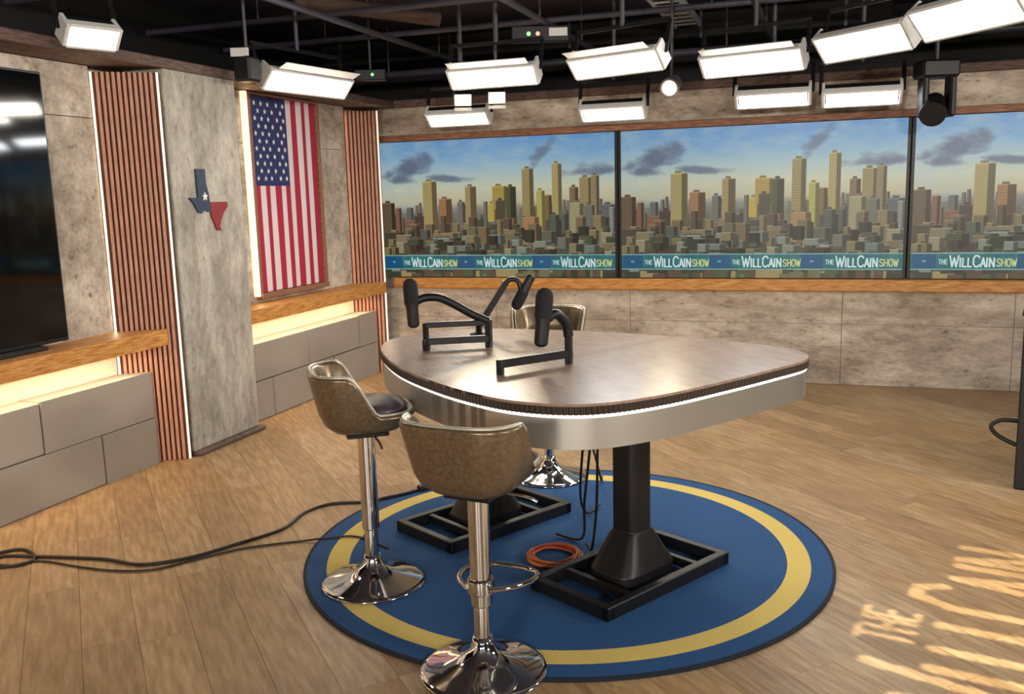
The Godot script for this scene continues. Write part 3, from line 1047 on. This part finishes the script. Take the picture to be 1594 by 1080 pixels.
func leg_post(a: float) -> ArrayMesh:
	# flared foot rising into an upright rounded column
	var rows := []
	for p in [[0.12, 0.17, 0.02], [0.12, 0.17, 0.06], [0.118, 0.165, 0.066], [0.07, 0.08, 0.205], [0.064, 0.069, 0.215], [0.062, 0.066, 0.222], [0.062, 0.066, 0.712]]:
		var r := PackedVector3Array()
		for j in 28:
			var t := TAU * j / 28
			var c := cos(t)
			var s := sin(t)
			var k := pow(pow(absf(c), 5.0) + pow(absf(s), 5.0), -0.2)
			r.append(Vector3(a + c * k * p[0], p[2], s * k * p[1]))
		rows.append(r)
	return grid(rows)

# ---------------------------------------------------------------- bar stools (facing local -z)
func stool(at: Vector3, turn: float, seat: float, footrest: bool, label: String) -> void:
	var t := thing("bar_stool", label, "stool", at, turn, "bar stools around the desk")
	var n := 64
	var rows := []
	for i in 13:
		var a := PackedVector3Array()
		a.resize(n)
		rows.append(a)
	var rim := []
	for j in n:
		var th := TAU * j / n
		var c := cos(th)   # 1 at the back
		var s := sin(th)
		var k := pow(pow(absf(c), 3.2) + pow(absf(s), 3.2), -1.0 / 3.2)
		var b := smoothstep(-0.2, 0.42, c)
		var hh := lerpf(0.088, 0.255, b)
		var rt := lerpf(0.198, 0.222, b)
		var prof := [[0.02, 0.0], [0.09, 0.0], [0.135, 0.012], [0.168, 0.04], [0.186, 0.078], [lerpf(0.186, rt, 0.55), lerpf(0.078, hh, 0.5)], [rt, hh - 0.012], [rt - 0.006, hh], [rt - 0.02, hh + 0.004], [rt - 0.036, hh - 0.008], [lerpf(0.152, rt - 0.04, 0.5), lerpf(0.082, hh, 0.45)], [0.15, 0.08], [0.02, 0.08]]
		for i in 13:
			rows[i][j] = Vector3(s * k * prof[i][0], seat - 0.05 + prof[i][1], c * k * prof[i][0])
		rim.append(Vector3(s * k * (rt - 0.013), seat - 0.05 + hh + 0.003, c * k * (rt - 0.013)))
	var shell := part("seat_shell", grid(rows), M.shell_vinyl, t)
	part("piping", tube(rim, 0.0065, 8, true), M.piping_vinyl, shell)
	var cr := []
	for p in [[0.01, 0.078], [0.145, 0.078], [0.158, 0.086], [0.16, 0.098], [0.152, 0.112], [0.12, 0.122], [0.06, 0.126], [0.005, 0.127]]:
		var r := PackedVector3Array()
		for j in 48:
			var th := TAU * j / 48
			var k := pow(pow(absf(cos(th)), 2.7) + pow(absf(sin(th)), 2.7), -1.0 / 2.7)
			r.append(Vector3(sin(th) * k * p[0], seat - 0.05 + p[1], cos(th) * k * p[0] - 0.012))
		cr.append(r)
	part("seat_cushion", grid(cr), M.cushion_vinyl, t)
	part("seat_plate", span(Vector3(-0.085, seat - 0.068, -0.085), Vector3(0.085, seat - 0.05, 0.085), 0.004), M.black_steel, t)
	part("lift_sleeve", lathe([[0.0, 0.24], [0.033, 0.24], [0.036, 0.245], [0.036, seat - 0.075], [0.045, seat - 0.068], [0.0, seat - 0.068]], 32), M.chrome, t)
	part("column", lathe([[0.0, 0.08], [0.028, 0.08], [0.028, 0.24], [0.0, 0.24]], 32), M.chrome, t)
	part("base_disc", lathe([[0.0, 0.0], [0.216, 0.0], [0.218, 0.004], [0.216, 0.010], [0.20, 0.016], [0.15, 0.028], [0.10, 0.043], [0.065, 0.062], [0.045, 0.085], [0.036, 0.11], [0.034, 0.125], [0.0, 0.125]], 64), M.chrome, t)
	var lever := [Vector3(0.07, seat - 0.06, -0.02), Vector3(0.16, seat - 0.07, -0.03), Vector3(0.2, seat - 0.085, -0.035)]
	part("lever", tube(smooth_path(lever, 4), 0.006, 8), M.chrome, t)
	if footrest:
		var loop := [Vector3(-0.04, 0.31, 0.03), Vector3(-0.10, 0.305, -0.03), Vector3(-0.13, 0.295, -0.12), Vector3(-0.12, 0.285, -0.20), Vector3(-0.06, 0.28, -0.245), Vector3(0.06, 0.28, -0.245), Vector3(0.12, 0.285, -0.20), Vector3(0.13, 0.295, -0.12), Vector3(0.10, 0.305, -0.03), Vector3(0.04, 0.31, 0.03)]
		var fr := part("footrest", tube(smooth_path(loop, 6), 0.010, 10), M.chrome, t)
		part("clamp_ring", lathe([[0.030, 0.285], [0.044, 0.285], [0.046, 0.29], [0.046, 0.33], [0.044, 0.335], [0.030, 0.335]], 32), M.chrome, fr)

# ---------------------------------------------------------------- microphones
func capsule_rows(a: Vector3, b: Vector3, prof: Array, sides := 24) -> ArrayMesh:
	var bs := bar_basis(a, b)
	var l := a.distance_to(b)
	var rows := []
	for p in prof:
		var r := PackedVector3Array()
		for j in sides:
			var t := TAU * j / sides
			r.append(a + bs.x * l * p[0] + (bs.y * cos(t) + bs.z * sin(t)) * p[1])
		rows.append(r)
	return grid(rows)

func microphone(t: Node3D, a: Vector3, b: Vector3, r: float) -> void:
	# a is the tail, b the tip of the foam windscreen
	var m := part("microphone", capsule_rows(a, b, [[0.0, r * 0.3], [0.02, r * 0.6], [0.06, r * 0.8], [0.4, r * 0.82], [0.46, r * 0.9], [0.5, r * 0.9]]), M.black_plastic, t)
	part("windscreen", capsule_rows(a, b, [[0.46, r * 0.7], [0.5, r], [0.85, r], [0.94, r * 0.85], [1.0, r * 0.35]]), M.black_foam, m)

func build_mics() -> void:
	# foot point, direction along the desk, then shapes in (along, up)
	var y := 0.9
	var o := Vector3(2.049, y, 3.946)
	var e := (Vector3(2.31, y, 3.807) - o).normalized()
	var t := thing("microphone_boom", "black microphone on a low boom arm with a double-bar base", "microphone", o)
	var f := func(s: float, h: float) -> Vector3: return e * s + Vector3.UP * h
	var b := begin()
	bar_into(b, f.call(0, 0.0), f.call(0, 0.05), 0.03, 0.03)
	bar_into(b, f.call(-0.015, 0.042), f.call(0.315, 0.042), 0.032, 0.03)
	bar_into(b, f.call(0.30, 0.0), f.call(0.30, 0.03), 0.03, 0.03)
	part("base_bar", b.commit(), M.black_steel, t)
	part("riser", bar(f.call(0.30, 0.03), f.call(0.30, 0.135), 0.03, 0.03), M.black_steel, t)
	b = begin()
	bar_into(b, f.call(0.0, 0.12), f.call(0.31, 0.12), 0.026, 0.028)
	bar_into(b, f.call(0.0, 0.045), f.call(0.0, 0.13), 0.024, 0.024)
	part("lower_arm", b.commit(), M.black_steel, t)
	b = begin()
	tube_into(b, smooth_path([f.call(0.30, 0.125), f.call(0.22, 0.165), f.call(0.12, 0.225), f.call(0.06, 0.25), f.call(0.0, 0.25), f.call(-0.04, 0.235)], 5), 0.02, 10)
	part("upper_arm", b.commit(), M.black_steel, t)
	microphone(t, f.call(-0.055, 0.11), f.call(-0.065, 0.345), 0.035)
	# the one nearest the flat end
	o = Vector3(2.60, y, 4.438)
	e = (Vector3(2.81, y, 4.154) - o).normalized()
	f = func(s: float, h: float) -> Vector3: return e * s + Vector3.UP * h
	t = thing("microphone_boom", "black microphone on a boom arm with one long low bar", "microphone", o)
	b = begin()
	bar_into(b, f.call(0, 0), f.call(0, 0.06), 0.026, 0.03)
	bar_into(b, f.call(-0.012, 0.045), f.call(0.365, 0.045), 0.034, 0.03)
	part("base_bar", b.commit(), M.black_steel, t)
	part("riser", bar(f.call(0.352, 0.0), f.call(0.352, 0.13), 0.03, 0.028), M.black_steel, t)
	b = begin()
	tube_into(b, smooth_path([f.call(0.352, 0.12), f.call(0.34, 0.17), f.call(0.30, 0.215), f.call(0.27, 0.22), f.call(0.235, 0.20)], 5), 0.021, 10)
	part("upper_arm", b.commit(), M.black_steel, t)
	microphone(t, f.call(0.205, 0.09), f.call(0.235, 0.335), 0.037)
	# the one reaching over from the far side
	o = Vector3(2.134, y, 3.47)
	t = thing("microphone_boom", "black microphone on a raised zigzag boom arm, tilted downwards", "microphone", o)
	var g := func(v: Vector3) -> Vector3: return v - o
	part("base_bar", lathe([[0.0, 0.0], [0.05, 0.0], [0.05, 0.012], [0.02, 0.018], [0.016, 0.06], [0.0, 0.06]], 24), M.black_steel, t)
	part("lower_arm", bar(g.call(Vector3(2.134, 0.95, 3.47)), g.call(Vector3(2.262, 1.17, 3.39)), 0.03, 0.03), M.black_steel, t)
	part("elbow", tube(smooth_path([g.call(Vector3(2.255, 1.165, 3.392)), g.call(Vector3(2.285, 1.185, 3.38)), g.call(Vector3(2.32, 1.175, 3.37)), g.call(Vector3(2.335, 1.13, 3.37))], 5), 0.013, 10), M.black_steel, t)
	microphone(t, g.call(Vector3(2.387, 1.205, 3.339)), g.call(Vector3(2.305, 1.03, 3.394)), 0.03)

# ---------------------------------------------------------------- cables
func build_cables() -> void:
	var yr := 0.012
	var p1 := []
	for q in [[0.02, 4.93], [0.12, 4.84], [0.21, 4.72], [0.31, 4.73], [0.40, 4.80], [0.36, 4.88], [0.24, 4.88], [0.22, 4.80], [0.38, 4.76], [0.71, 4.70], [0.90, 4.71], [1.0, 4.67], [1.11, 4.56], [1.21, 4.37], [1.31, 4.14], [1.29, 3.90], [1.36, 3.74], [1.56, 3.66]]:
		p1.append(Vector3(q[0], 0.008, q[1]))
	for q in [[1.60, 3.63], [1.70, 3.50], [1.80, 3.30], [1.95, 3.22], [2.05, 3.32]]:
		p1.append(Vector3(q[0], yr + 0.009, q[1]))
	var c := thing("floor_cable", "thick black cable snaking across the oak floor to rug", "cable")
	part("sheath", tube(smooth_path(p1, 6), 0.008, 8), M.cable_black, c)
	var p2 := []
	for q in [[0.05, 4.99], [0.30, 4.93], [0.42, 4.80], [0.66, 4.80], [0.87, 4.79], [1.03, 4.73], [1.14, 4.58], [1.26, 4.42], [1.39, 4.32], [1.50, 4.25]]:
		p2.append(Vector3(q[0], 0.006, q[1]))
	for q in [[1.60, 4.22], [1.74, 4.16], [1.95, 4.25]]:
		p2.append(Vector3(q[0], yr + 0.006, q[1]))
	c = thing("floor_cable", "thinner dark cable lying straight across floor onto the rug", "cable")
	part("sheath", tube(smooth_path(p2, 6), 0.005, 8), M.cable_black, c)
	# loose coil
	c = thing("cable_coil", "coil of orange and red cable lying on the rug", "cable", Vector3(2.725, yr, 4.15))
	for k in 7:
		var pts := []
		var r := 0.098 + 0.009 * (k % 4)
		for i in 40:
			var a := TAU * i / 40
			pts.append(Vector3(cos(a) * (r + 0.006 * sin(a * 3 + k)), 0.008 + 0.011 * int(k / 4.0) + 0.004 * (1 + sin(a * 2 + k * 1.7)), sin(a) * (r + 0.006 * cos(a * 2 + k))))
		part("loop", tube(pts, 0.006, 6, true), M.cable_orange if k % 3 != 1 else M.cable_red, c)
	# plug lying where the thick cable crosses the yellow ring
	c = thing("cable_connector", "small black cable plug lying on the yellow ring of the rug", "connector", Vector3(1.76, yr, 3.40), 0.9)
	part("plug_body", cbox(Vector3(0.10, 0.03, 0.045), 0.006), M.black_plastic, c, Vector3(0, 0.015, 0))
	part("sleeve", tube([Vector3(0.05, 0.015, 0), Vector3(0.09, 0.012, 0.0)], 0.009, 10), M.grey_paint, c)
	# hanging below the desk
	var hang := [
		[[2.86, 0.722, 4.02], [2.82, 0.5, 3.98], [2.76, 0.2, 3.82], [2.74, 0.04, 3.62], [2.76, 0.028, 3.44]],
		[[2.90, 0.722, 4.10], [2.88, 0.5, 4.10], [2.84, 0.25, 4.05], [2.80, 0.04, 3.95], [2.66, 0.028, 3.90]],
		[[2.93, 0.722, 4.15], [2.93, 0.5, 4.16], [2.91, 0.25, 4.11], [2.88, 0.05, 4.08], [2.84, 0.045, 4.02]],
		[[2.80, 0.722, 3.90], [2.74, 0.5, 3.62], [2.70, 0.25, 3.30], [2.68, 0.042, 3.08], [2.66, 0.028, 2.98]]]
	for k in 4:
		var pts := []
		for q in hang[k]:
			pts.append(Vector3(q[0], q[1], q[2]))
		c = thing("hanging_cable", ["thin black cable hanging under the desk, third from its thick leg", "thin black cable hanging under the desk, second from its thick leg", "thin black cable hanging close beside the thick desk leg", "thin cable slanting from under the desk to the far stool"][k], "cable", Vector3.ZERO, 0.0, "cables hanging below the desk")
		part("sheath", tube(smooth_path(pts, 6), 0.006, 8), M.cable_black, c)

func build_stand() -> void:
	var t := thing("equipment_stand", "tall black equipment stand with a cable loop on its side", "stand", Vector3(5.03, 0.0, 2.42), -0.2)
	part("cabinet", span(Vector3(-0.19, 0.0, -0.2), Vector3(0.3, 0.93, 0.2), 0.008), M.black_plastic, t)
	part("top_plate", span(Vector3(-0.2, 0.93, -0.21), Vector3(0.31, 0.95, 0.21), 0.004), M.black_steel, t)
	part("knob", lathe([[0.0, 0.95], [0.012, 0.95], [0.012, 0.975], [0.028, 0.98], [0.03, 1.02], [0.02, 1.035], [0.0, 1.035]], 20), M.black_plastic, t, Vector3(-0.165, 0.0, 0.15))
	part("cable_loop", tube(smooth_path([Vector3(-0.19, 0.35, 0.1), Vector3(-0.27, 0.35, 0.11), Vector3(-0.315, 0.315, 0.12), Vector3(-0.28, 0.27, 0.14), Vector3(-0.19, 0.23, 0.15)], 6), 0.012, 8), M.cable_black, t)

# ---------------------------------------------------------------- overhead
func pipe(a: Vector3, b: Vector3, r: float, label: String, hang := true) -> void:
	var t := thing("ceiling_pipe", label, "pipe", a, 0.0, "black pipes of the lighting grid")
	part("tube", tube([Vector3.ZERO, b - a], r, 12), M.pipe_black, t)
	if hang:
		for k in [0.12, 0.5, 0.88]:
			var p: Vector3 = (b - a) * k
			part("hanger", tube([p, Vector3(p.x, 3.25 - a.y, p.z)], 0.008, 6), M.pipe_black, t)

func build_ceiling_gear() -> void:
	var order := ["first", "second", "third", "fourth"]
	for k in 3:
		var z: float = [0.55, 1.55, 2.9][k]
		pipe(Vector3(-1.4, 2.98, z), Vector3(7.3, 2.98, z), 0.024, "black grid pipe parallel to the screen wall, %s one counted from it" % order[k])
	for k in 4:
		var x: float = [0.4, 1.75, 3.3, 4.9][k]
		pipe(Vector3(x, 2.90, -1.5), Vector3(x, 2.90, 9.5), 0.024, "black grid pipe parallel to the flag wall, %s one counted from it" % order[k])
	pipe(Vector3(-1.3, 2.80, -0.5), Vector3(7.2, 2.80, -0.5), 0.035, "thick black pipe beyond the screen wall under ceiling", true)
	# ducts
	var d := thing("air_duct", "dark rectangular air duct crossing under the black ceiling", "duct", Vector3(0.3, 2.98, -0.65))
	part("duct_body", span(Vector3(-1.6, 0.02, -0.9), Vector3(4.0, 0.24, -0.35), 0.01), M.black_paint, d)
	for k in 5:
		part("flange", span(Vector3(-1.4 + k * 1.25, 0.01, -0.91), Vector3(-1.37 + k * 1.25, 0.25, -0.34), 0.003), M.pipe_black, d)
	d = thing("air_duct", "round grey-brown duct end poking from the black ceiling", "duct", Vector3(0.35, 3.05, 0.9))
	part("duct_body", tube([Vector3(-0.5, 0.1, 0.45), Vector3(0.42, 0.0, -0.25)], 0.06, 16), M.cap_wood, d)
	part("hanger", tube([Vector3(0, 0.08, 0.07), Vector3(0, 0.2, 0.07)], 0.006, 6), M.pipe_black, d)
	# cable ladder
	var l := thing("cable_ladder", "grey metal cable ladder running below the ceiling", "cable tray", Vector3(2.44, 3.07, -0.9))
	for x in [0.0, 0.22]:
		part("side_rail", span(Vector3(x, 0.0, 0.0), Vector3(x + 0.018, 0.07, 5.4), 0.003), M.galvanised, l)
	for k in 30:
		part("rung", span(Vector3(0.018, 0.015, 0.05 + k * 0.18), Vector3(0.22, 0.035, 0.075 + k * 0.18), 0.003), M.galvanised, l)
	for z in [0.4, 2.6, 4.8]:
		part("hanger", span(Vector3(0.10, 0.03, z), Vector3(0.112, 0.18, z + 0.012), 0.002), M.galvanised, l)
	# control boxes
	var c := thing("control_box", "black control box with green and red indicators and white plate", "control box", Vector3(1.70, 2.82, 0.88), 0.34)
	part("case", cbox(Vector3(0.44, 0.12, 0.09), 0.008), M.black_plastic, c)
	part("indicator", lathe([[0.0, 0.0], [0.016, 0.0], [0.016, 0.006], [0.0, 0.012]], 16), M.led_green, c, Vector3(-0.09, 0.0, 0.045), Basis(Vector3(1, 0, 0), Vector3(0, 0, 1), Vector3(0, -1, 0)))
	part("indicator", lathe([[0.0, 0.0], [0.016, 0.0], [0.016, 0.006], [0.0, 0.012]], 16), M.led_red, c, Vector3(-0.02, 0.0, 0.045), Basis(Vector3(1, 0, 0), Vector3(0, 0, 1), Vector3(0, -1, 0)))
	part("name_plate", cbox(Vector3(0.14, 0.06, 0.006), 0.002), M.white_paint, c, Vector3(0.135, 0.01, 0.047))
	part("hanger", tube([Vector3(0, 0.06, 0), Vector3(0, 0.43, 0)], 0.01, 8), M.pipe_black, c)
	c = thing("control_box", "small black box with a single green indicator near the corner", "control box", Vector3(0.22, 2.62, 0.85), 0.34)
	part("case", cbox(Vector3(0.26, 0.09, 0.08), 0.008), M.black_plastic, c)
	part("indicator", lathe([[0.0, 0.0], [0.013, 0.0], [0.013, 0.006], [0.0, 0.012]], 16), M.led_green, c, Vector3(0.02, 0.0, 0.04), Basis(Vector3(1, 0, 0), Vector3(0, 0, 1), Vector3(0, -1, 0)))
	part("hanger", tube([Vector3(0, 0.045, 0), Vector3(0, 0.63, 0)], 0.01, 8), M.pipe_black, c)
	# small lamps
	spot_lamp(Vector3(1.15, 2.36, 1.15), Vector3(2.6, 0.9, 4.2), "small yellowish lamp box above a slim wall light", 1.2, true)
	spot_lamp(Vector3(1.40, 2.37, 1.07), Vector3(2.6, 0.9, 4.2), "small brighter lamp box beside the yellowish one", 1.2, true)
	spot_lamp(Vector3(2.665, 2.40, 0.66), Vector3(2.3, 0.9, 4.4), "small round warm spot lamp hanging between two LED panels", 1.2, false, 3.06)
	# unlit lamp by the flag
	var u := thing("unlit_lamp", "small unlit black lamp with a pale top plate near flag", "studio light", Vector3(0.17, 2.50, 2.50))
	part("body", cbox(Vector3(0.13, 0.16, 0.14), 0.015), M.black_plastic, u, Vector3(0, -0.02, 0))
	part("top_plate", cbox(Vector3(0.12, 0.055, 0.012), 0.003), M.white_paint, u, Vector3(-0.01, 0.085, 0.06), Basis(Vector3.UP, 0.3))
	part("drop_pole", tube([Vector3(0, 0.05, 0), Vector3(0, 0.74, 0)], 0.012, 8), M.pipe_black, u)
	# moving head
	u = thing("moving_head_lamp", "black moving head lamp in a yoke, hanging before the screens", "studio light", Vector3(4.50, 2.13, 0.53), 0.3)
	part("base_box", cbox(Vector3(0.26, 0.12, 0.2), 0.015), M.black_plastic, u, Vector3(0.02, 0.28, 0))
	for k in [-1.0, 1.0]:
		part("yoke_arm", cbox(Vector3(0.045, 0.30, 0.12), 0.015), M.black_plastic, u, Vector3(0.03 + k * 0.095, 0.10, 0))
	part("head", capsule_rows(Vector3(0.06, 0.08, -0.10), Vector3(-0.05, -0.04, 0.14), [[0.0, 0.03], [0.04, 0.06], [0.2, 0.075], [0.75, 0.08], [0.9, 0.09], [1.0, 0.088]]), M.black_plastic, u)
	part("drop_pole", tube([Vector3(0.02, 0.33, 0), Vector3(0.02, 1.12, 0)], 0.016, 8), M.pipe_black, u)

# ---------------------------------------------------------------- pattern projector: throws lettering on the floor
func gobo_projector() -> void:
	var at := Vector3(5.75, 2.95, 5.1)
	var aim := Vector3(4.42, 0.0, 4.28)
	var t := thing("pattern_projector", "black pattern projector that throws lettering on the floor", "studio light", at)
	var f := (aim - at).normalized()
	var bs := Basis.looking_at(f, Vector3.UP)
	var far := 0.32
	# lettering laid out on the floor: s along the reading direction, t upwards in the letters
	var small := 0.028
	var big := 0.055
	var segs := strokes([["T", 0.13, 0.075, 0.075, 0.18], ["H", 0.235, 0.075, 0.07, 0.18], ["E", 0.34, 0.075, 0.06, 0.18]], small)
	segs += strokes([["W", -0.44, -0.45, 0.40, 0.64], ["I", -0.03, -0.45, 0.06, 0.44], ["L", 0.15, -0.45, 0.12, 0.44], ["L", 0.35, -0.45, 0.12, 0.44], ["C", 0.52, -0.45, 0.20, 0.56], ["A", 0.75, -0.45, 0.15, 0.44], ["I", 0.94, -0.45, 0.06, 0.44], ["N", 1.05, -0.45, 0.15, 0.44]], big)
	var o := Vector2(4.197, 4.688)
	var rd := Vector2(0.21, -0.978)
	var ud := Vector2(-0.978, -0.21)
	var half := 0.115
	var cell := 0.0011
	var n := int(2 * half / cell)
	var st := begin()
	for iy in n:
		var start := -1
		for ix in n + 1:
			var open := false
			if ix < n:
				var px := -half + (ix + 0.5) * cell
				var py := -half + (iy + 0.5) * cell
				var d := f * far + bs.x * px + bs.y * py
				if d.y < -0.01:
					var q := at + d * (-at.y / d.y)
					var v := Vector2(q.x, q.z) - o
					var p := Vector2(v.dot(rd), v.dot(ud))
					if p.x > -0.5 and p.x < 1.25 and p.y > -0.5 and p.y < 0.3:
						for s in segs:
							if absf(p.x - (s[0].x + s[1].x) * 0.5) > 0.36:
								continue
							if seg_distance(p, s[0], s[1]) < s[2] * 0.5:
								open = true
								break
			if ix < n and not open:
				if start < 0:
					start = ix
			elif start >= 0:
				var x0 := -half + start * cell
				var x1 := -half + ix * cell
				var y0 := -half + iy * cell
				var y1 := y0 + cell
				var g := f * far
				quad(st, g + bs.x * x0 + bs.y * y0, g + bs.x * x1 + bs.y * y0, g + bs.x * x1 + bs.y * y1, g + bs.x * x0 + bs.y * y1, f)
				start = -1
	part("pattern_plate", st.commit(), M.black_steel, t)
	for k in 4:
		var side := bs.x if k < 2 else bs.y
		var other := bs.y if k < 2 else bs.x
		var sgn := 1.0 if k % 2 == 0 else -1.0
		part("housing_side", cbox(Vector3(0.006, 2 * half + 0.012, far + 0.12), 0.001), M.black_plastic, t, f * (far - 0.04) * 0.5 + side * sgn * (half + 0.002), Basis(side, other, side.cross(other)))
	part("housing_back", cbox(Vector3(2 * half, 2 * half, 0.006), 0.001), M.black_plastic, t, -f * 0.07, bs)
	part("drop_pole", tube([bs.y * half, Vector3(bs.y.x * half, 0.29, bs.y.z * half)], 0.016, 8), M.pipe_black, t)
	area_light(t, Vector3.ZERO, bs, Vector2(0.002, 0.002), 23.0, Color(1.0, 0.96, 0.82))
